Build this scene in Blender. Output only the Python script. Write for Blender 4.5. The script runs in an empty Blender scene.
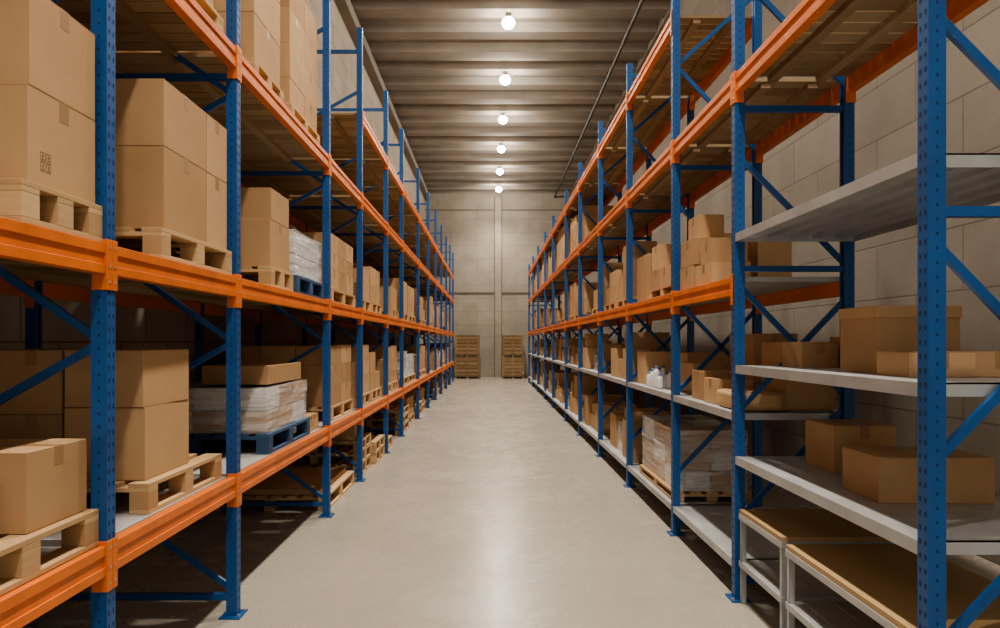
import bpy, math, random
from mathutils import Vector, Matrix, noise
random.seed(7)
S=bpy.context.scene
col=S.collection

# ---------------------------------------------------------------- materials
def newmat(name):
    m=bpy.data.materials.new(name); m.use_nodes=True
    nt=m.node_tree; b=nt.nodes['Principled BSDF']
    return m,nt,b
def N(nt,t,**k):
    n=nt.nodes.new(t)
    for a,v in k.items(): setattr(n,a,v)
    return n
def L(nt,a,b): nt.links.new(a,b)
def mathn(nt,op,a,b=None,c=None):
    n=N(nt,'ShaderNodeMath',operation=op)
    for i,v in enumerate((a,b,c)):
        if v is None: continue
        if isinstance(v,(int,float)): n.inputs[i].default_value=v
        else: L(nt,v,n.inputs[i])
    return n.outputs[0]
def ramp(nt,fac,stops):
    r=N(nt,'ShaderNodeValToRGB'); L(nt,fac,r.inputs[0])
    e=r.color_ramp.elements
    while len(e)<len(stops): e.new(0.5)
    for el,(p,c) in zip(e,stops):
        el.position=p; el.color=(*c,1)
    return r.outputs[0]
def noisen(nt,scale,detail=4,vec=None,rough=.55):
    n=N(nt,'ShaderNodeTexNoise'); n.inputs['Scale'].default_value=scale; n.inputs['Detail'].default_value=detail
    n.inputs['Roughness'].default_value=rough
    if vec is not None: L(nt,vec,n.inputs['Vector'])
    return n.outputs['Fac']
def pos(nt): return N(nt,'ShaderNodeNewGeometry').outputs['Position']
def bump(nt,b,h,st=.2,d=.01):
    n=N(nt,'ShaderNodeBump'); n.inputs['Strength'].default_value=st; n.inputs['Distance'].default_value=d
    L(nt,h,n.inputs['Height']); L(nt,n.outputs[0],b.inputs['Normal'])

def island_mat(name,c0,c1,rough,nscale=6,stretch=None,bst=.1,spec=.3):
    m,nt,b=newmat(name)
    g=N(nt,'ShaderNodeNewGeometry'); oi=N(nt,'ShaderNodeObjectInfo')
    r=mathn(nt,'FRACT',mathn(nt,'ADD',g.outputs['Random Per Island'],oi.outputs['Random']))
    tc=N(nt,'ShaderNodeTexCoord'); vec=tc.outputs['Object']
    if stretch:
        mp=N(nt,'ShaderNodeMapping'); mp.inputs['Scale'].default_value=stretch; L(nt,vec,mp.inputs[0]); vec=mp.outputs[0]
    nz=noisen(nt,nscale,5,vec)
    f=mathn(nt,'ADD',mathn(nt,'MULTIPLY',r,.7),mathn(nt,'MULTIPLY',mathn(nt,'SUBTRACT',nz,.35),.6))
    L(nt,ramp(nt,f,[(0,c0),(1,c1)]),b.inputs['Base Color'])
    b.inputs['Roughness'].default_value=rough
    b.inputs['Specular IOR Level'].default_value=spec
    bump(nt,b,nz,bst,.004)
    return m
M={}
M['card']=island_mat('cardboard',(.365,.225,.12),(.56,.375,.215),.75,5,None,.15,.2)
M['tape'],nt,b=newmat('packing_tape'); b.inputs['Base Color'].default_value=(.33,.20,.105,1); b.inputs['Roughness'].default_value=.4
M['print'],nt,b=newmat('printed_ink'); b.inputs['Base Color'].default_value=(.20,.11,.055,1); b.inputs['Roughness'].default_value=.8
M['wood']=island_mat('pallet_wood',(.38,.245,.13),(.64,.46,.27),.8,5,(1,1,6),.3,.2)
M['plank']=island_mat('deck_planks',(.24,.165,.095),(.42,.31,.19),.8,4,(1,5,1),.3,.2)
M['ply']=island_mat('plywood_board',(.36,.235,.12),(.45,.31,.16),.6,3,(1,4,1),.15,.3)
M['crate']=island_mat('crate_wood',(.20,.135,.075),(.34,.24,.14),.8,4,None,.3,.2)
M['bpal']=island_mat('blue_pallet_paint',(.03,.07,.14),(.05,.11,.21),.6,6,None,.2,.3)

def paint(name,c,rough=.38,var=.25,metal=0.0):
    m,nt,b=newmat(name)
    nz=noisen(nt,3.0,6,pos(nt),.65)
    L(nt,ramp(nt,nz,[(.3,tuple(v*(1-var) for v in c)),(.75,tuple(min(1,v*(1+var*.5)) for v in c))]),b.inputs['Base Color'])
    n2=noisen(nt,18,4,pos(nt))
    L(nt,mathn(nt,'MULTIPLY_ADD',n2,.25,rough-.1),b.inputs['Roughness'])
    b.inputs['Metallic'].default_value=metal
    return m
M['blue']=paint('blue_rack_paint',(.010,.085,.275))
M['orange']=paint('orange_beam_paint',(.72,.185,.036))
M['hole'],nt,b=newmat('slot_dark'); b.inputs['Base Color'].default_value=(.003,.02,.07,1); b.inputs['Roughness'].default_value=.8
M['steel']=paint('galvanised_steel',(.50,.515,.53),.42,.2,.55)
M['deck']=paint('light_steel_deck',(.46,.45,.44),.45,.15,.2)
M['bolt'],nt,b=newmat('bolt_steel'); b.inputs['Base Color'].default_value=(.5,.48,.45,1); b.inputs['Metallic'].default_value=.9; b.inputs['Roughness'].default_value=.4
M['pipe'],nt,b=newmat('dark_pipe'); b.inputs['Base Color'].default_value=(.05,.045,.04,1); b.inputs['Roughness'].default_value=.5
M['shade'],nt,b=newmat('lamp_shade'); b.inputs['Base Color'].default_value=(.3,.29,.27,1); b.inputs['Roughness'].default_value=.4
M['white'],nt,b=newmat('white_plastic'); b.inputs['Base Color'].default_value=(.66,.66,.65,1); b.inputs['Roughness'].default_value=.35
M['cap'],nt,b=newmat('blue_cap'); b.inputs['Base Color'].default_value=(.05,.15,.4,1); b.inputs['Roughness'].default_value=.4
M['bulb'],nt,b=newmat('lamp_bulb'); b.inputs['Base Color'].default_value=(1,.95,.85,1)
b.inputs['Emission Color'].default_value=(1,.90,.74,1); b.inputs['Emission Strength'].default_value=60
# stretch film
m,nt,b=newmat('stretch_film'); M['film']=m
b.inputs['Base Color'].default_value=(.80,.81,.81,1); b.inputs['Roughness'].default_value=.13
b.inputs['Specular IOR Level'].default_value=.8
tc=N(nt,'ShaderNodeTexCoord'); mp=N(nt,'ShaderNodeMapping'); mp.inputs['Scale'].default_value=(.8,.8,9); mp.inputs['Rotation'].default_value=(.22,.18,0)
L(nt,tc.outputs['Object'],mp.inputs[0])
nz=noisen(nt,3.2,3,mp.outputs[0],.5)
mp2=N(nt,'ShaderNodeMapping'); mp2.inputs['Scale'].default_value=(1,1,7); mp2.inputs['Rotation'].default_value=(-.7,-.6,.2)
L(nt,tc.outputs['Object'],mp2.inputs[0]); nz2=noisen(nt,2.6,3,mp2.outputs[0],.5)
cmb=mathn(nt,'ADD',mathn(nt,'MULTIPLY',nz,.5),mathn(nt,'MULTIPLY',nz2,.5))
L(nt,ramp(nt,cmb,[(.38,(.22,)*3),(.62,(.50,)*3)]),b.inputs['Alpha'])
bump(nt,b,cmb,1.0,.06)
# floor
m,nt,b=newmat('polished_concrete_floor'); M['floor']=m
p=pos(nt)
a=noisen(nt,.55,8,p,.6); c=noisen(nt,7,8,p,.7)
f=mathn(nt,'ADD',mathn(nt,'MULTIPLY',a,.65),mathn(nt,'MULTIPLY',c,.35))
base=ramp(nt,f,[(.3,(.315,.288,.245)),(.7,(.41,.378,.33))])
sx=N(nt,'ShaderNodeSeparateXYZ'); L(nt,p,sx.inputs[0])
jy=mathn(nt,'LESS_THAN',mathn(nt,'FRACT',mathn(nt,'DIVIDE',mathn(nt,'ADD',sx.outputs[1],2.1),4.5)),.0014)
mx=N(nt,'ShaderNodeMix',data_type='RGBA'); L(nt,mathn(nt,'MULTIPLY',jy,.5),mx.inputs[0]); L(nt,base,mx.inputs[6]); mx.inputs[7].default_value=(.2,.17,.13,1)
L(nt,mx.outputs[2],b.inputs['Base Color'])
L(nt,ramp(nt,noisen(nt,1.6,8,p,.7),[(.3,(.21,)*3),(.7,(.32,)*3)]),b.inputs['Roughness'])
b.inputs['Specular IOR Level'].default_value=.5
bump(nt,b,c,.05,.002)
# block walls
def wallmat(name,axis,bw,bh,c0,c1,mort):
    m,nt,b=newmat(name); p=pos(nt)
    s=N(nt,'ShaderNodeSeparateXYZ'); L(nt,p,s.inputs[0])
    cm=N(nt,'ShaderNodeCombineXYZ'); L(nt,s.outputs[axis],cm.inputs[0]); L(nt,s.outputs[2],cm.inputs[1])
    br=N(nt,'ShaderNodeTexBrick'); L(nt,cm.outputs[0],br.inputs[0])
    br.inputs['Scale'].default_value=1; br.inputs['Brick Width'].default_value=bw; br.inputs['Row Height'].default_value=bh
    br.inputs['Mortar Size'].default_value=.008; br.inputs['Mortar Smooth'].default_value=.3
    br.inputs['Color1'].default_value=(*c0,1); br.inputs['Color2'].default_value=(*c1,1); br.inputs['Mortar'].default_value=(*mort,1)
    nz=noisen(nt,1.3,8,p,.65)
    mx=N(nt,'ShaderNodeMix',data_type='RGBA',blend_type='MULTIPLY'); mx.inputs[0].default_value=.7
    L(nt,br.outputs['Color'],mx.inputs[6]); L(nt,ramp(nt,nz,[(.3,(.66,.64,.61)),(.7,(1,1,1))]),mx.inputs[7])
    L(nt,mx.outputs[2],b.inputs['Base Color']); b.inputs['Roughness'].default_value=.85
    h=mathn(nt,'ADD',mathn(nt,'MULTIPLY',br.outputs['Fac'],-1),mathn(nt,'MULTIPLY',noisen(nt,25,4,p),.3))
    bump(nt,b,h,.4,.008)
    return m
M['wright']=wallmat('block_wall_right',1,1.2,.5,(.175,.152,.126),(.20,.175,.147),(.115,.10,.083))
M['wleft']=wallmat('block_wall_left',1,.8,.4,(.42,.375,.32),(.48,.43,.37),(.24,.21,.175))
M['wback']=wallmat('block_wall_back',0,1.2,.6,(.35,.315,.27),(.38,.343,.295),(.25,.225,.19))
M['joint']=paint('joint_concrete',(.20,.18,.15),.85,.1)
m,nt,b=newmat('concrete_ceiling'); M['ceil']=m
L(nt,ramp(nt,noisen(nt,.9,7,pos(nt),.6),[(.3,(.19,.172,.15)),(.7,(.27,.245,.215))]),b.inputs['Base Color']); b.inputs['Roughness'].default_value=.9

# ---------------------------------------------------------------- mesh builder
class MB:
    def __init__(s): s.v=[];s.f=[];s.m=[];s.mats=[]
    def mi(s,k):
        if k not in s.mats: s.mats.append(k)
        return s.mats.index(k)
    def box(s,x0,x1,y0,y1,z0,z1,k):
        if x0>x1:x0,x1=x1,x0
        if y0>y1:y0,y1=y1,y0
        n=len(s.v)
        s.v+=[(x0,y0,z0),(x1,y0,z0),(x1,y1,z0),(x0,y1,z0),(x0,y0,z1),(x1,y0,z1),(x1,y1,z1),(x0,y1,z1)]
        for q in ((0,3,2,1),(4,5,6,7),(0,1,5,4),(1,2,6,5),(2,3,7,6),(3,0,4,7)):
            s.f.append(tuple(n+i for i in q)); s.m.append(s.mi(k))
    def xbox(s,mat,dx,dy,dz,k):
        n=len(s.v)
        for z in(-1,1):
            for (x,y) in((-1,-1),(1,-1),(1,1),(-1,1)):
                s.v.append(tuple(mat@Vector((x*dx/2,y*dy/2,z*dz/2))))
        for q in ((0,3,2,1),(4,5,6,7),(0,1,5,4),(1,2,6,5),(2,3,7,6),(3,0,4,7)):
            s.f.append(tuple(n+i for i in q)); s.m.append(s.mi(k))
    def bar(s,a,b,w,t,k):
        a=Vector(a);b=Vector(b);d=b-a
        q=d.to_track_quat('Z','Y').to_matrix().to_4x4()
        s.xbox(Matrix.Translation((a+b)/2)@q,w,t,d.length,k)
    def poly(s,pts,k):
        n=len(s.v); s.v+=[tuple(p) for p in pts]; s.f.append(tuple(range(n,n+len(pts)))); s.m.append(s.mi(k))
    def lathe(s,cx,cy,prof,k,seg=20):
        n=len(s.v)
        for r,z in prof:
            for i in range(seg):
                a=2*math.pi*i/seg; s.v.append((cx+r*math.cos(a),cy+r*math.sin(a),z))
        for j in range(len(prof)-1):
            for i in range(seg):
                i2=(i+1)%seg
                s.f.append((n+j*seg+i,n+j*seg+i2,n+(j+1)*seg+i2,n+(j+1)*seg+i)); s.m.append(s.mi(k))
    def mesh(s,name):
        me=bpy.data.meshes.new(name); me.from_pydata(s.v,[],s.f)
        for k in s.mats: me.materials.append(M[k])
        me.polygons.foreach_set('material_index',s.m); me.update()
        return me
    def obj(s,name,parent=None,bevel=0,loc=None,rot=0,smooth=False):
        me=s.mesh(name)
        if smooth: me.polygons.foreach_set('use_smooth',[True]*len(me.polygons))
        return place(me,name,parent,loc,rot,bevel)
def place(me,name,parent=None,loc=None,rot=0,bevel=0):
    o=bpy.data.objects.new(name,me); col.objects.link(o)
    if loc: o.location=loc
    o.rotation_euler[2]=rot
    if parent: o.parent=parent
    if bevel:
        md=o.modifiers.new('b','BEVEL'); md.width=bevel; md.segments=2; md.limit_method='ANGLE'; md.angle_limit=math.radians(50)
    return o
def empty(name,loc=(0,0,0)):
    e=bpy.data.objects.new(name,None); e.empty_display_size=.2; col.objects.link(e); e.location=loc; return e

# ---------------------------------------------------------------- room
XL,XR,YB,YF,ZC=-2.95,3.65,32.0,-4.0,8.55
r=MB(); r.box(XL-.2,XR+.2,YF,YB+.2,-.2,0,'floor'); r.obj('floor')
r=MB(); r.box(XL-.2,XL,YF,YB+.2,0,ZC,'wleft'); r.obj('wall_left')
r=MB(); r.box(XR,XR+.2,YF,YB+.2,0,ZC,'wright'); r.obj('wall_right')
r=MB(); r.box(XL,XR,YB,YB+.2,0,ZC,'wback'); r.obj('wall_back')
r=MB(); r.box(XL-.2,XR+.2,YF,YB+.2,ZC,ZC+.2,'ceil')
y=YF+.3; RIB=[]
while y<YB-.4:
    # trapezoidal precast rib
    n=len(r.v)
    for x in (XL,XR):
        r.v+=[(x,y,ZC+.01),(x,y+.10,ZC-.17),(x,y+.50,ZC-.17),(x,y+.60,ZC+.01)]
    k=r.mi('ceil')
    for q in ((0,1,5,4),(1,2,6,5),(2,3,7,6),(0,3,2,1),(4,5,6,7),(0,4,7,3)):
        r.f.append(tuple(n+i for i in q)); r.m.append(k)
    RIB.append(y+.30); y+=1.05
r.obj('ceiling',bevel=.01)
r=MB(); r.box(.22,.52,YB-.16,YB,0,ZC-.3,'wback'); r.box(.19,.22,YB-.05,YB,0,ZC-.3,'joint'); r.box(.52,.55,YB-.05,YB,0,ZC-.3,'joint'); r.obj('trim_1',bevel=.01)
r=MB(); r.box(XL,XR,YB-.04,YB,3.82,3.9,'joint'); r.obj('trim_2',bevel=.005)
r=MB(); r.box(XL,XR,YB-.03,YB,7.6,7.67,'joint'); r.obj('trim_3',bevel=.005)
r=MB(); r.box(XL,XL+.22,YF,YB,ZC-.5,ZC-.27,'ceil'); r.obj('trim_4',bevel=.01)
# ceiling pipe
r=MB(); 
for yy in (YF,YB-.02):
    for i in range(12):
        a=2*math.pi*i/12; r.v.append((2.95+.04*math.cos(a),yy,ZC-.33+.04*math.sin(a)))
for i in range(12):
    r.f.append((i,(i+1)%12,12+(i+1)%12,12+i)); r.m.append(r.mi('pipe'))
for yy in RIB[::4]: r.box(2.94,2.96,yy-.015,yy+.015,ZC-.3,ZC-.175,'pipe')
r.obj('ceiling_pipe')

# ---------------------------------------------------------------- lamps
ZRB=ZC-.175  # underside of ribs
def lamp_mesh():
    r=MB()
    # origin = underside of rib
    r.lathe(0,0,[(.0001,-.002),(.07,-.002),(.07,-.02),(.04,-.03),(.04,-.06),(.08,-.07),(.085,-.085),(.0001,-.085)],'shade',28)
    prof=[]
    for i in range(0,11):
        a=math.pi*i/10; prof.append((max(.0001,.135*math.sin(a)),-.19+.115*math.cos(a)))
    r.lathe(0,0,prof,'bulb',28)
    me=r.mesh('ceiling_lamp'); me.polygons.foreach_set('use_smooth',[True]*len(me.polygons)); return me
lm=lamp_mesh()
LY=[14.1,17.2,20.4,23.6,26.7,29.8,11.0,7.9,4.8,1.7,-1.4]
for yy in LY:
    yy=min(RIB,key=lambda q:abs(q-yy))
    o=place(lm,'ceiling_lamp',loc=(.38,yy,ZRB))
    ld=bpy.data.lights.new('lamp_spot','SPOT'); ld.energy=860; ld.color=(1,.90,.765); ld.shadow_soft_size=.14; ld.spot_size=math.radians(130); ld.spot_blend=.75
    lo=bpy.data.objects.new('lamp_spot',ld); col.objects.link(lo); lo.parent=o; lo.location=(0,0,-.32)
    ld=bpy.data.lights.new('lamp_glow','POINT'); ld.energy=115; ld.color=(1,.90,.765); ld.shadow_soft_size=.08
    lo=bpy.data.objects.new('lamp_glow',ld); col.objects.link(lo); lo.parent=o; lo.location=(0,0,-.40)

# ---------------------------------------------------------------- racks
def frame_mesh(s,H,D,diags,horiz):
    r=MB(); w=.062; t=.005
    def up(xa,dirn): # dirn: direction the channel opens
        x0=xa; x1=xa+dirn*w
        r.box(x0,x0+dirn*t,-w/2,w/2,.006,H,'blue')
        r.box(x0+dirn*t,x1,-w/2,-w/2+t,.006,H,'blue'); r.box(x0+dirn*t,x1,w/2-t,w/2,.006,H,'blue')
        r.box(x1-dirn*t,x1,-w/2+t,-w/2+.02,.006,H,'blue'); r.box(x1-dirn*t,x1,w/2-.02,w/2-t,.006,H,'blue')
        z=.1
        while z<H-.05:
            fx=x0-dirn*.0006
            for yc in(-.015,.015):
                q=[(fx,yc-.004,z-.010),(fx,yc+.004,z-.010),(fx,yc+.006,z+.005),(fx,yc+.003,z+.009),(fx,yc-.003,z+.009),(fx,yc-.006,z+.005)]
                r.poly(q,'hole')
            xc=(x0+x1)/2
            for sy in(-1,1):
                yy=sy*(w/2+.0006)
                r.poly([(xc+.0045*math.cos(i*math.pi/3),yy,z+.025+.007*math.sin(i*math.pi/3)) for i in range(6)],'hole')
            z+=.05
        r.box(xa-dirn*.03,x1+dirn*.03,-.07,.07,0.001,.009,'blue')
        r.box(xa-dirn*.022,xa-dirn*.008,-.05,-.035,.009,.02,'bolt'); r.box(xa-dirn*.022,xa-dirn*.008,.035,.05,.009,.02,'bolt')
    up(0,s); up(s*D,-s)
    a=s*.035; b_=s*(D-.035)
    for z in horiz: r.box(a,b_,-.018,.018,z-.018,z+.018,'blue')
    for z0,z1 in diags:
        yo=.008
        r.bar((a,yo,z0),(b_,yo,z1),.022,.032,'blue')
    return r.mesh('upright_frame')
def beam(r,s,xf,y0,y1,zc,k='orange',flip=1):
    h=.058
    d=s*flip
    a=y0+.031+.005; b=y1-.031-.005
    r.box(xf+d*.007,xf+d*.05,a,b,zc-h,zc+h,k)
    r.box(xf,xf+d*.009,a,b,zc+h*.35,zc+h,k); r.box(xf,xf+d*.009,a,b,zc-h,zc-h*.4,k)
    for (ya,yb,yc,yd) in((y0+.001,y0+.034,y0+.0325,y0+.038),(y1-.034,y1-.001,y1-.038,y1-.0325)):
        r.box(xf-d*.006,xf-d*.0012,ya,yb,zc-.12,zc+.075,k)
        r.box(xf-d*.006,xf+d*.055,yc,yd,zc-.12,zc+.075,k)
        ym=(ya+yb)/2
        for dz in(-.09,-.03,.045):
            r.box(xf-d*.009,xf-d*.006,ym-.005,ym+.005,zc+dz-.005,zc+dz+.005,'bolt')
def planks(r,s,xf,D,y0,y1,zt,k='plank'):
    a=y0+.036; b=y1-.036
    n=int((b-a)/.118); p=(b-a)/n
    for i in range(n):
        r.box(xf+s*.052,xf+s*(D-.052),a+i*p,a+(i+1)*p-.010,zt-.024,zt,k)
    for x in(.3,.7):
        r.box(xf+s*(D*x-.03),xf+s*(D*x+.03),y0+.05,y1-.05,zt-.06,zt-.024,k)
def steeldeck(r,s,xf,D,y0,y1,zt):
    y=y0+.04
    while y<y1-.08:
        ye=min(y+.38,y1-.04)
        r.box(xf+s*.054,xf+s*(D-.054),y,ye-.004,zt-.03,zt,'deck'); y+=.38
def shelf(r,s,xf,D,y0,y1,zt):
    a=y0+.034;b=y1-.034
    r.box(xf+s*.004,xf+s*(D-.004),a,b,zt-.006,zt,'steel')
    r.box(xf+s*.001,xf+s*.006,a,b,zt-.05,zt+.001,'steel'); r.box(xf+s*(D-.006),xf+s*(D-.001),a,b,zt-.05,zt,'steel')
    r.box(xf+s*.006,xf+s*.025,a,b,zt-.05,zt-.045,'steel')
    r.box(xf+s*.006,xf+s*(D-.006),a,a+.004,zt-.05,zt,'steel'); r.box(xf+s*.006,xf+s*(D-.006),b-.004,b,zt-.05,zt,'steel')
    n=5
    for i in range(n):
        x=D*(i+.75)/(n+.5)
        r.box(xf+s*(x-.03),xf+s*(x+.03),a+.006,b-.006,zt-.03,zt-.006,'steel')

# left rack
XFL,DL=-1.472,1.23
UL=[.35,2.72,4.10,6.44,8.08,10.1,11.9,14.6,17.0,19.3,21.6,24.0,26.2,28.4]
rl=empty('pallet_rack')
fm=frame_mesh(-1,5.22,DL,[(.15,.95),(1.6,.95),(1.6,2.4),(3.05,2.4),(3.05,3.85),(4.5,3.85)],[.11,3.15,4.95])
for i,yy in enumerate(UL): place(fm,'upright_frame_%d'%i,rl,(XFL,yy,0))
ob=MB();dk=MB();pk=MB()
for i in range(len(UL)-1):
    y0,y1=UL[i],UL[i+1]
    lv=[.76,1.92,3.25]+([4.2] if i>=4 else [])
    for z in lv:
        beam(ob,-1,XFL,y0,y1,z); beam(ob,-1,XFL-DL,y0,y1,z,flip=-1)
        if z==.76: steeldeck(dk,-1,XFL,DL,y0,y1,z+.06)
        else: planks(pk,-1,XFL,DL,y0,y1,z+.06)
ob.obj('load_beams',rl,bevel=.003); dk.obj('steel_decking',rl); pk.obj('plank_decking',rl)
# right rack
XFR,DR=1.515,.74
UR=[2.45,4.36,5.83,7.76,9.8,12.0,14.2,17.1,19.6,22.5,25.1,27.7]
rr=empty('pallet_rack')
fm2=frame_mesh(1,4.68,DR,[(2.76,2.08),(1.957,1.26),(1.17,1.87),(.5,1.2),(3.9,3.2),(3.9,4.5)],[.12,2.055,3.05,4.55])
for i,yy in enumerate(UR): place(fm2,'upright_frame_%d'%i,rr,(XFR,yy,0))
ob=MB();dk=MB();pk=MB()
for i in range(len(UR)-1):
    y0,y1=UR[i],UR[i+1]
    lv=[3.2]+([1.95] if i>=1 else [])+([4.28] if i>=2 else [])
    for z in lv:
        beam(ob,1,XFR,y0,y1,z); beam(ob,1,XFR+DR,y0,y1,z,flip=-1)
        planks(pk,1,XFR,DR,y0,y1,z+.06) if z>2 else steeldeck(dk,1,XFR,DR,y0,y1,z+.06)
    for z in ([2.27,1.456,.895] if i==0 else [.24,1.16]): shelf(dk,1,XFR,DR,y0,y1,z)
ob.obj('load_beams',rr,bevel=.003); dk.obj('steel_shelves',rr); pk.obj('plank_decking',rr)

# low tables under near right bay
def low_table(y0,y1,zt,x0=1.535,x1=2.2):
    r=MB()
    for x in(x0,x1-.03):
        for y in(y0,y1-.03):
            r.box(x,x+.03,y,y+.004,0.001,zt-.02,'steel'); r.box(x,x+.004,y,y+.03,.001,zt-.02,'steel')
    for z in(zt-.02,.26):
        r.box(x0-.006,x1,y0-.004,y0,z-.035,z,'steel'); r.box(x0-.006,x1,y1,y1+.004,z-.035,z,'steel')
        r.box(x0-.008,x0-.004,y0,y1,z-.035,z,'steel'); r.box(x1,x1+.004,y0,y1,z-.035,z,'steel')
    r.box(x0,x1,y0,y1,.252,.258,'steel')
    for i in range(4): r.box(x0+.08+i*.15,x0+.11+i*.15,y0+.01,y1-.01,.258,.264,'steel')
    r.box(x0-.004,x1,y0,y1,zt-.019,zt+.004,'ply')
    r.obj('low_storage_table',bevel=.0015)
low_table(3.68,4.30,.57); low_table(2.50,3.62,.55)

# ---------------------------------------------------------------- goods
def cardbody(r,x0,x1,y0,y1,z0,z1,seam='x'):
    k='card'
    r.box(x0,x1,y0,y1,z0,z1-.004,k)
    g=.0015
    if seam=='x':
        ym=(y0+y1)/2
        r.box(x0,x1,y0,ym-g,z1-.004,z1,k); r.box(x0,x1,ym+g,y1,z1-.004,z1,k)
        r.box(x0-.0006,x1+.0006,ym-.028,ym+.028,z1-.07,z1+.0006,'tape')
    else:
        xm=(x0+x1)/2
        r.box(x0,xm-g,y0,y1,z1-.004,z1,k); r.box(xm+g,x1,y0,y1,z1-.004,z1,k)
        r.box(xm-.028,xm+.028,y0-.0006,y1+.0006,z1-.07,z1+.0006,'tape')
def cbox(x0,x1,y0,y1,z0,z1,seam='x',rot=0,name='cardboard_box',lid=False,marks=None):
    cx,cy=(x0+x1)/2,(y0+y1)/2; hx,hy=abs(x1-x0)/2,abs(y1-y0)/2; h=z1-z0
    r=MB()
    if lid:
        r.box(-hx,hx,-hy,hy,0,h-.05,'card'); r.box(-hx-.006,hx+.006,-hy-.006,hy+.006,h-.055,h,'card')
    else: cardbody(r,-hx,hx,-hy,hy,0,h,seam)
    if marks:
        x=hx+.0008; a,b_=marks; 
        def pr(y0,y1,z0,z1): r.box(x-.001,x,a+(y0-a)*.8,a+(y1-a)*.8,b_+(z0-b_)*.8,b_+(z1-b_)*.8,'print')
        for j in range(2):
            for l in range(2):
                o=a+j*.038; bb=b_+l*.042
                pr(o,o+.032,bb,bb+.002); pr(o,o+.032,bb+.036,bb+.038); pr(o,o+.002,bb,bb+.038); pr(o+.030,o+.032,bb,bb+.038)
                pr(o+.015,o+.018,bb+.008,bb+.030); pr(o+.009,o+.024,bb+.022,bb+.025); pr(o+.008,o+.025,bb+.007,bb+.010)
    return r.obj(name,loc=(cx,cy,z0+.0005),rot=rot,bevel=.003)
def pallet_parts(r,x0,x1,y0,y1,z,k='wood',h=.14):
    W=x1-x0;Ln=y1-y0
    bw=.09
    for i in range(3):
        yb=y0+(Ln-bw)*i/2
        for j in range(3):
            xb=x0+(W-bw)*j/2
            r.box(xb,xb+bw,yb,yb+bw,z+.02,z+h-.04,k)
        r.box(x0,x1,yb,yb+bw,z+h-.04,z+h-.02,k)
    for j in range(3):
        xb=x0+(W-bw)*j/2
        r.box(xb,xb+bw,y0,y1,z,z+.02,k)
    n=max(4,int(W/.13))
    for i in range(n):
        xb=x0+(W-.095)*i/(n-1)
        r.box(xb,xb+.095,y0,y1,z+h-.02,z+h,k)
def pallet(x0,x1,y0,y1,z,k='wood',name='wooden_pallet',h=.14,rot=0,n=1):
    cx,cy=(x0+x1)/2,(y0+y1)/2
    for i in range(n):
        r=MB(); pallet_parts(r,x0-cx,x1-cx,y0-cy,y1-cy,0,k,h)
        r.obj(name,loc=(cx,cy,z+.0005+i*(h+.001)),rot=rot+(random.uniform(-.02,.02) if n>1 else 0),bevel=.002)
def stackparts(r,x0,x1,y0,y1,z0,z1,nx,ny,nz,ragged=.0):
    g=.004
    hs=[random.uniform(.8,1.2) for _ in range(nz)]; t=sum(hs)
    zz=z0
    for kz in range(nz):
        h=(z1-z0)*hs[kz]/t
        for i in range(nx):
            for j in range(ny):
                if kz==nz-1 and random.random()<ragged: continue
                xa=x0+(x1-x0)*i/nx+g;xb=x0+(x1-x0)*(i+1)/nx-g*random.random()
                ya=y0+(y1-y0)*j/ny+g;yb=y0+(y1-y0)*(j+1)/ny-g
                cardbody(r,xa,xb,ya,yb,zz,zz+h-.002,'x')
        zz+=h
def loaded(x0,x1,y0,y1,z,h,nx,ny,nz,ragged=.2,k='wood',ph=.14,name='loaded_pallet'):
    cx,cy=(x0+x1)/2,(y0+y1)/2
    r=MB(); pallet_parts(r,x0-cx,x1-cx,y0-cy,y1-cy,0,k,ph)
    stackparts(r,x0-cx+.02,x1-cx-.02,y0-cy+.02,y1-cy-.02,ph+.001,h,nx,ny,nz,ragged)
    r.obj(name,loc=(cx,cy,z+.0005))
def filmshell(r,x0,x1,y0,y1,z0,z1,seed):
    nu=14
    cx,cy,cz=(x0+x1)/2,(y0+y1)/2,(z0+z1)/2
    def P(x,y,z):
        d=noise.noise(Vector((x*5+seed,y*5,z*9)))*.012+noise.noise(Vector((x*16,y*16+seed,z*5)))*.006
        v=Vector((x-cx,y-cy,z-cz)); vn=v.normalized()
        zz=z if abs(z-z0)<1e-5 else z+abs(d)*.3
        return (x+vn.x*abs(d)*1.5,y+vn.y*abs(d)*1.5,zz)
    faces=[(lambda u,v:(x0+(x1-x0)*u,y0,z0+(z1-z0)*v)),(lambda u,v:(x1,y0+(y1-y0)*u,z0+(z1-z0)*v)),
           (lambda u,v:(x1-(x1-x0)*u,y1,z0+(z1-z0)*v)),(lambda u,v:(x0,y1-(y1-y0)*u,z0+(z1-z0)*v)),
           (lambda u,v:(x0+(x1-x0)*u,y0+(y1-y0)*v,z1))]
    for F in faces:
        n=len(r.v)
        for a in range(nu+1):
            for b in range(nu+1): r.v.append(P(*F(a/nu,b/nu)))
        for a in range(nu):
            for b in range(nu):
                i=n+a*(nu+1)+b; r.f.append((i,i+nu+1,i+nu+2,i+1)); r.m.append(r.mi('film'))
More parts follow.
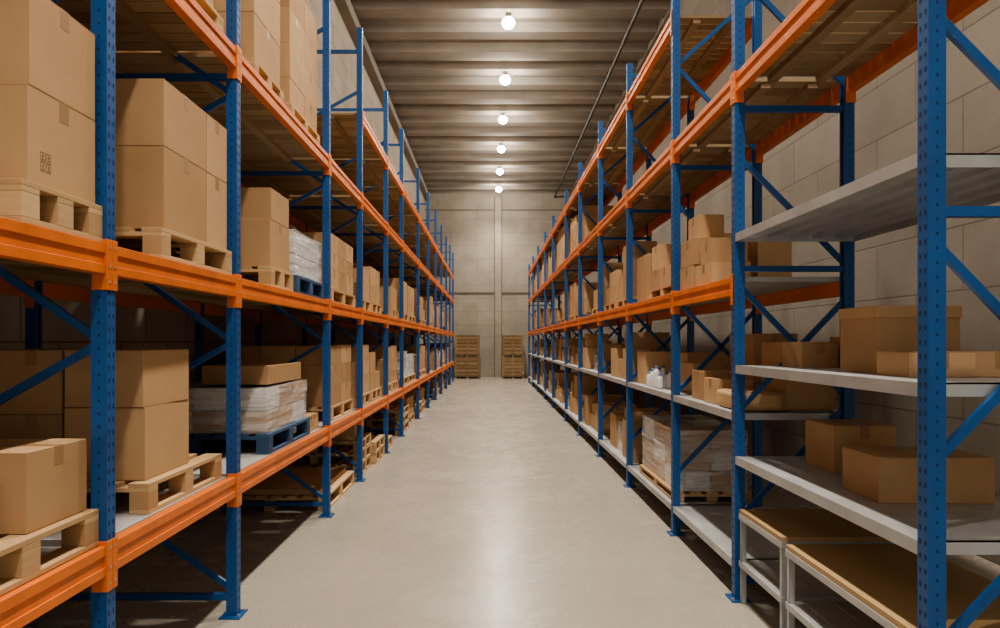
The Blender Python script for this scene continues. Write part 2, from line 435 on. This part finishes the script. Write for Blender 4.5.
def wrapped(x0,x1,y0,y1,z,h,k='wood',ph=.14,inner='mix',ny=3):
    cx,cy=(x0+x1)/2,(y0+y1)/2
    r=MB()
    if ph: pallet_parts(r,x0-cx,x1-cx,y0-cy,y1-cy,0,k,ph)
    a,b,c,d=x0-cx+.035,x1-cx-.035,y0-cy+.035,y1-cy-.035
    nz=max(1,round((h-ph)/.15)); 
    for i in range(nz):
        for j in range(2):
            for m_ in range(ny):
                r.box(a+(b-a)*j/2+.006,a+(b-a)*(j+1)/2-.006,c+(d-c)*m_/ny+.006,c+(d-c)*(m_+1)/ny-.006,ph+.001+(h-ph)*i/nz,ph+(h-ph)*(i+1)/nz-.008,'white' if inner=='white' or (inner=='mix' and (i*2+j+m_)%3==0) else 'card')
    filmshell(r,a-.008,b+.008,c-.008,d+.008,ph+.001,h,random.random()*50)
    r.obj('shrink_wrapped_pallet_load',loc=(cx,cy,z+.0005))

A,B_,C_=.82,1.98,3.31
# --- left bay 0
pallet(-2.62,-1.485,2.22,2.685,B_)
z=B_+.142
cbox(-2.05,-1.50,2.27,2.66,z,z+.315,marks=(-.13,.05)); cbox(-2.05,-1.50,2.28,2.66,z+.317,z+.645)
cbox(-2.6,-2.07,2.27,2.66,z,z+.315); cbox(-2.6,-2.07,2.27,2.66,z+.317,z+.645)
pallet(-2.62,-1.50,1.9,2.685,A)
z=A+.142
cbox(-2.0,-1.535,2.32,2.665,z,z+.27,rot=.0); cbox(-2.58,-2.05,2.2,2.64,z,z+.30)
cbox(-2.1,-1.62,1.95,2.28,z,z+.16)
# --- left bay 1
pallet(-2.62,-1.485,3.17,4.03,B_)
z=B_+.142
for (a,b) in((3.22,3.70),(3.71,3.99)):
    cbox(-2.06,-1.50,a,b,z,z+.38); cbox(-2.06,-1.50,a,b,z+.382,z+.69)
    cbox(-2.6,-2.07,a,b,z,z+.38); cbox(-2.6,-2.07,a,b,z+.382,z+.69)
pallet(-2.62,-1.54,3.16,4.02,A)
z=A+.142
cbox(-1.96,-1.59,3.22,3.70,z,z+.335,'y',rot=.01); cbox(-1.955,-1.59,3.22,3.69,z+.337,z+.60,'y',rot=-.015)
cbox(-2.27,-1.98,3.24,3.74,z,z+.30,'y'); cbox(-2.27,-1.98,3.24,3.72,z+.302,z+.60,'y')
cbox(-2.6,-2.29,3.22,3.74,z,z+.30,'y'); cbox(-2.6,-2.29,3.22,3.74,z+.302,z+.60,'y')
# --- left bay 2
pallet(-2.62,-1.50,4.80,5.34,B_)
z=B_+.142
for xa,xb in((-2.05,-1.52),(-2.6,-2.06)):
    cbox(xa,xb,4.84,5.3,z,z+.33); cbox(xa,xb,4.86,5.29,z+.332,z+.55)
wrapped(-2.6,-1.50,5.44,6.34,B_,.50,'bpal',inner='white')
wrapped(-2.62,-1.53,4.85,5.95,A,.46,'bpal')
cbox(-2.05,-1.58,4.98,5.85,A+.475,A+.61,'y'); 
pallet(-2.3,-1.56,6.0,6.36,A)
# --- left bay 3
loaded(-2.62,-1.52,6.72,7.9,B_,.68,2,3,3,0)
loaded(-2.62,-1.55,6.85,7.95,A,.74,3,2,3,0)
# upper level loads
pallet(-2.62,-1.53,3.05,4.02,C_); cbox(-2.05,-1.56,3.1,3.95,C_+.142,C_+.5); cbox(-2.6,-2.07,3.1,3.95,C_+.142,C_+.5)
pallet(-2.62,-1.53,4.55,5.2,C_)
z=C_+.142
for i in range(3):
    cbox(-2.05,-1.55,4.60,5.17,z+i*.322,z+i*.322+.32); cbox(-2.6,-2.06,4.60,5.17,z+i*.322,z+i*.322+.32)
loaded(-2.62,-1.53,5.4,6.3,C_,1.15,3,2,4,0)
# far generic left
for i in range(4,len(UL)-1):
    y0,y1=UL[i]+.12,UL[i+1]-.1
    n=2 if y1-y0>1.3 else 1
    for lev,zz,hm in((0,A,.78),(1,B_,.85)):
        for j in range(n):
            a=y0+(y1-y0)*j/n+.03; b=y0+(y1-y0)*(j+1)/n-.05
            q=random.random()
            if q<.12: continue
            if q<.45: wrapped(-2.62,-1.54,a,b,zz,random.uniform(.45,hm-.15),random.choice(['wood','bpal']),inner=random.choice(['white','mix']))
            else: loaded(-2.62,-1.54,a,b,zz,random.uniform(.5,hm),2,2,random.choice([2,3]),.25)
# ground pallets left
pallet(-2.65,-1.54,6.62,7.95,0.001,n=1)
r=MB(); r.box(-.5,.5,-.6,.6,0,.05,'card'); r.obj('flat_cardboard_pack',loc=(-2.12,7.28,.1425),bevel=.003)
pallet(-2.65,-1.54,8.3,9.1,0.001,n=3); pallet(-2.6,-1.5,9.2,9.98,0.001,n=2)
cbox(-2.5,-1.62,8.4,9.0,.425,.62)
for i in range(5,len(UL)-1):
    y0,y1=UL[i]+.12,UL[i+1]-.1
    pallet(-2.62,-1.53,y0,y0+(y1-y0)*.48,0.001,n=random.choice([1,2,3]))
    if random.random()<.7: loaded(-2.62,-1.56,y0+(y1-y0)*.53,y1,0.001,random.uniform(.35,.58),2,2,1,.0)

# --- right bay 0
cbox(1.77,2.15,3.2,3.54,1.456,1.766,lid=True)
cbox(1.74,1.95,3.92,4.17,1.456,1.60,'y',rot=.03)
cbox(1.70,1.97,2.84,3.08,1.456,1.56,'y'); cbox(1.98,2.2,2.86,3.08,1.456,1.56,'y')
cbox(1.99,2.22,3.7,4.1,1.456,1.63)
cbox(1.84,2.18,3.76,4.08,.895,1.15,'y',rot=.03)
cbox(1.70,2.2,3.05,3.38,.895,1.095,'y',rot=-.02)
# --- right bay 1 (4.36-5.83)
cbox(1.56,1.84,4.95,5.3,2.01,2.17,rot=.05); cbox(1.56,1.86,5.36,5.75,2.01,2.19)
cbox(1.56,1.88,5.34,5.72,2.192,2.40); cbox(1.58,1.83,4.97,5.25,2.172,2.34); cbox(1.6,1.8,5.38,5.65,2.402,2.58)
cbox(1.95,2.2,5.1,5.6,2.01,2.4)
cbox(1.9,2.22,4.5,4.9,1.163,1.60,'y'); cbox(1.88,2.2,5.0,5.5,1.163,1.66,'y')
def parcel(x0,x1,y0,y1,z0,z1,name='wrapped_parcel'):
    import bmesh
    me=bpy.data.meshes.new(name); bm=bmesh.new(); bmesh.ops.create_cube(bm,size=1)
    bmesh.ops.bevel(bm,geom=bm.edges[:],offset=.06,segments=2,affect='EDGES')
    bmesh.ops.subdivide_edges(bm,edges=bm.edges[:],cuts=3,use_grid_fill=True)
    sx_,sy_,sz_=x1-x0,y1-y0,z1-z0
    for v in bm.verts:
        d=noise.noise(v.co*5+Vector((x0*9,y0*7,0)))*.04; c=v.co*(1+d)
        v.co=Vector((c.x*sx_,c.y*sy_,max(-.5,c.z)*sz_+sz_/2))
    bm.to_mesh(me); bm.free(); me.materials.append(M['card'])
    me.polygons.foreach_set('use_smooth',[True]*len(me.polygons))
    place(me,name,loc=((x0+x1)/2,(y0+y1)/2,z0))
parcel(1.56,1.88,4.42,4.85,1.163,1.28)
cbox(1.58,1.84,4.9,5.16,1.163,1.34,rot=.04); cbox(1.6,1.86,5.24,5.55,1.163,1.38)
# --- right bay 2 (5.83-7.76)
wrapped(1.56,2.22,5.95,7.3,.243,.60,ph=.08)
loaded(1.58,2.2,5.95,6.95,2.01,.52,2,3,2,.2,ph=.1); cbox(1.6,2.1,7.1,7.6,2.01,2.5)
cbox(1.72,2.2,5.92,6.38,1.163,1.42); cbox(1.6,1.95,7.2,7.6,1.163,1.5); cbox(1.82,2.2,6.45,7.0,1.163,1.5)
r=MB()
for i in range(4):
    for j in range(2):
        hh=.13+.03*((i*2+j)%3)
        r.lathe(1.59+j*.1,6.55+i*.14,[(.0001,.0),(.030,.0),(.032,.02),(.032,hh-.05),(.024,hh-.02),(.012,hh-.01),(.012,hh)],'white',14)
        r.lathe(1.59+j*.1,6.55+i*.14,[(.015,hh-.004),(.015,hh+.018),(.0001,hh+.018)],'cap',12)
r.obj('plastic_bottles',loc=(0,0,1.1635),smooth=True)
# --- right generic
def shelf_fill(y0,y1,z,hmax,dens=.85):
    y=y0+.1
    while y<y1-.3:
        w=random.uniform(.25,.55)
        if y+w>y1-.06: break
        if random.random()<dens:
            h=random.uniform(.35,1)*hmax*.6; d=random.uniform(.35,.6); x0=1.57+random.uniform(0,.08)
            if random.random()<.12: wrapped(x0,x0+d,y,y+w,z,max(.25,h),ph=0,ny=1)
            else:
                cbox(x0,x0+d,y,y+w,z,z+h,random.choice('xy'),rot=random.uniform(-.02,.02))
                if random.random()<.5 and hmax-h>.2:
                    h2=random.uniform(.12,hmax-h-.03); cbox(x0+.02,x0+d-.04,y+.02,y+w-.02,z+h+.001,z+h+h2,rot=random.uniform(-.03,.03))
        y+=w+random.uniform(.03,.12)
for i in range(3,len(UR)-1):
    y0,y1=UR[i],UR[i+1]
    shelf_fill(y0,y1,.243,.8); shelf_fill(y0,y1,1.163,.62)
    m_=(y0+y1)/2
    loaded(1.58,2.2,y0+.12,m_-.04,2.01,random.uniform(.45,.8),2,3,random.choice([2,3]),.25,ph=.1)
    if random.random()<.75: loaded(1.58,2.2,m_+.04,y1-.12,2.01,random.uniform(.4,.8),2,3,2,.25,ph=.1)
    if i>=5: loaded(1.58,2.2,y0+.15,y1-.2,3.26,random.uniform(.7,.92),2,4,3,.15,ph=.1)

# --- crates against the back wall
def crate(x0,x1,y0,y1,z0,z1):
    cx,cy=(x0+x1)/2,(y0+y1)/2; r=MB(); W=(x1-x0)/2; D=(y1-y0)/2; H=z1-z0
    pallet_parts(r,-W,W,-D,D,0,'crate',.12)
    r.box(-W+.03,W-.03,-D+.03,D-.03,.121,H-.03,'card')
    n=5
    for i in range(n):
        za=.125+(H-.15)*i/n; r.box(-W,W,-D,-D+.02,za,za+(H-.15)/n*.72,'crate'); r.box(-W,-W+.02,-D,D,za,za+(H-.15)/n*.72,'crate'); r.box(W-.02,W,-D,D,za,za+(H-.15)/n*.72,'crate')
    for x in(-W,-.05,W-.1): r.box(x,x+.1,-D-.02,-D,.121,H,'crate')
    r.box(-W,W,-D,D,H-.03,H,'crate')
    r.obj('slatted_wooden_crate',loc=(cx,cy,z0+.0005))
for (a,b) in((-1.55,-.42),(.52,1.5)):
    crate(a,b,30.6,31.6,0,.95); crate(a+.02,b-.04,30.62,31.6,.952,1.9)

# ---------------------------------------------------------------- world, camera
w=bpy.data.worlds.new('World'); S.world=w; w.use_nodes=True
bg=w.node_tree.nodes['Background']; bg.inputs[0].default_value=(1,.92,.81,1); bg.inputs[1].default_value=1.15
cd=bpy.data.cameras.new('camera'); cd.sensor_width=36; cd.lens=25.2; cd.shift_x=.010; cd.shift_y=.028; cd.clip_end=100
co=bpy.data.objects.new('camera',cd); col.objects.link(co); co.location=(0,0,1.6); co.rotation_euler=(math.pi/2,0,0)
S.camera=co
S.view_settings.view_transform='AgX'
S.view_settings.look='AgX - Medium High Contrast'
S.view_settings.exposure=-0.02
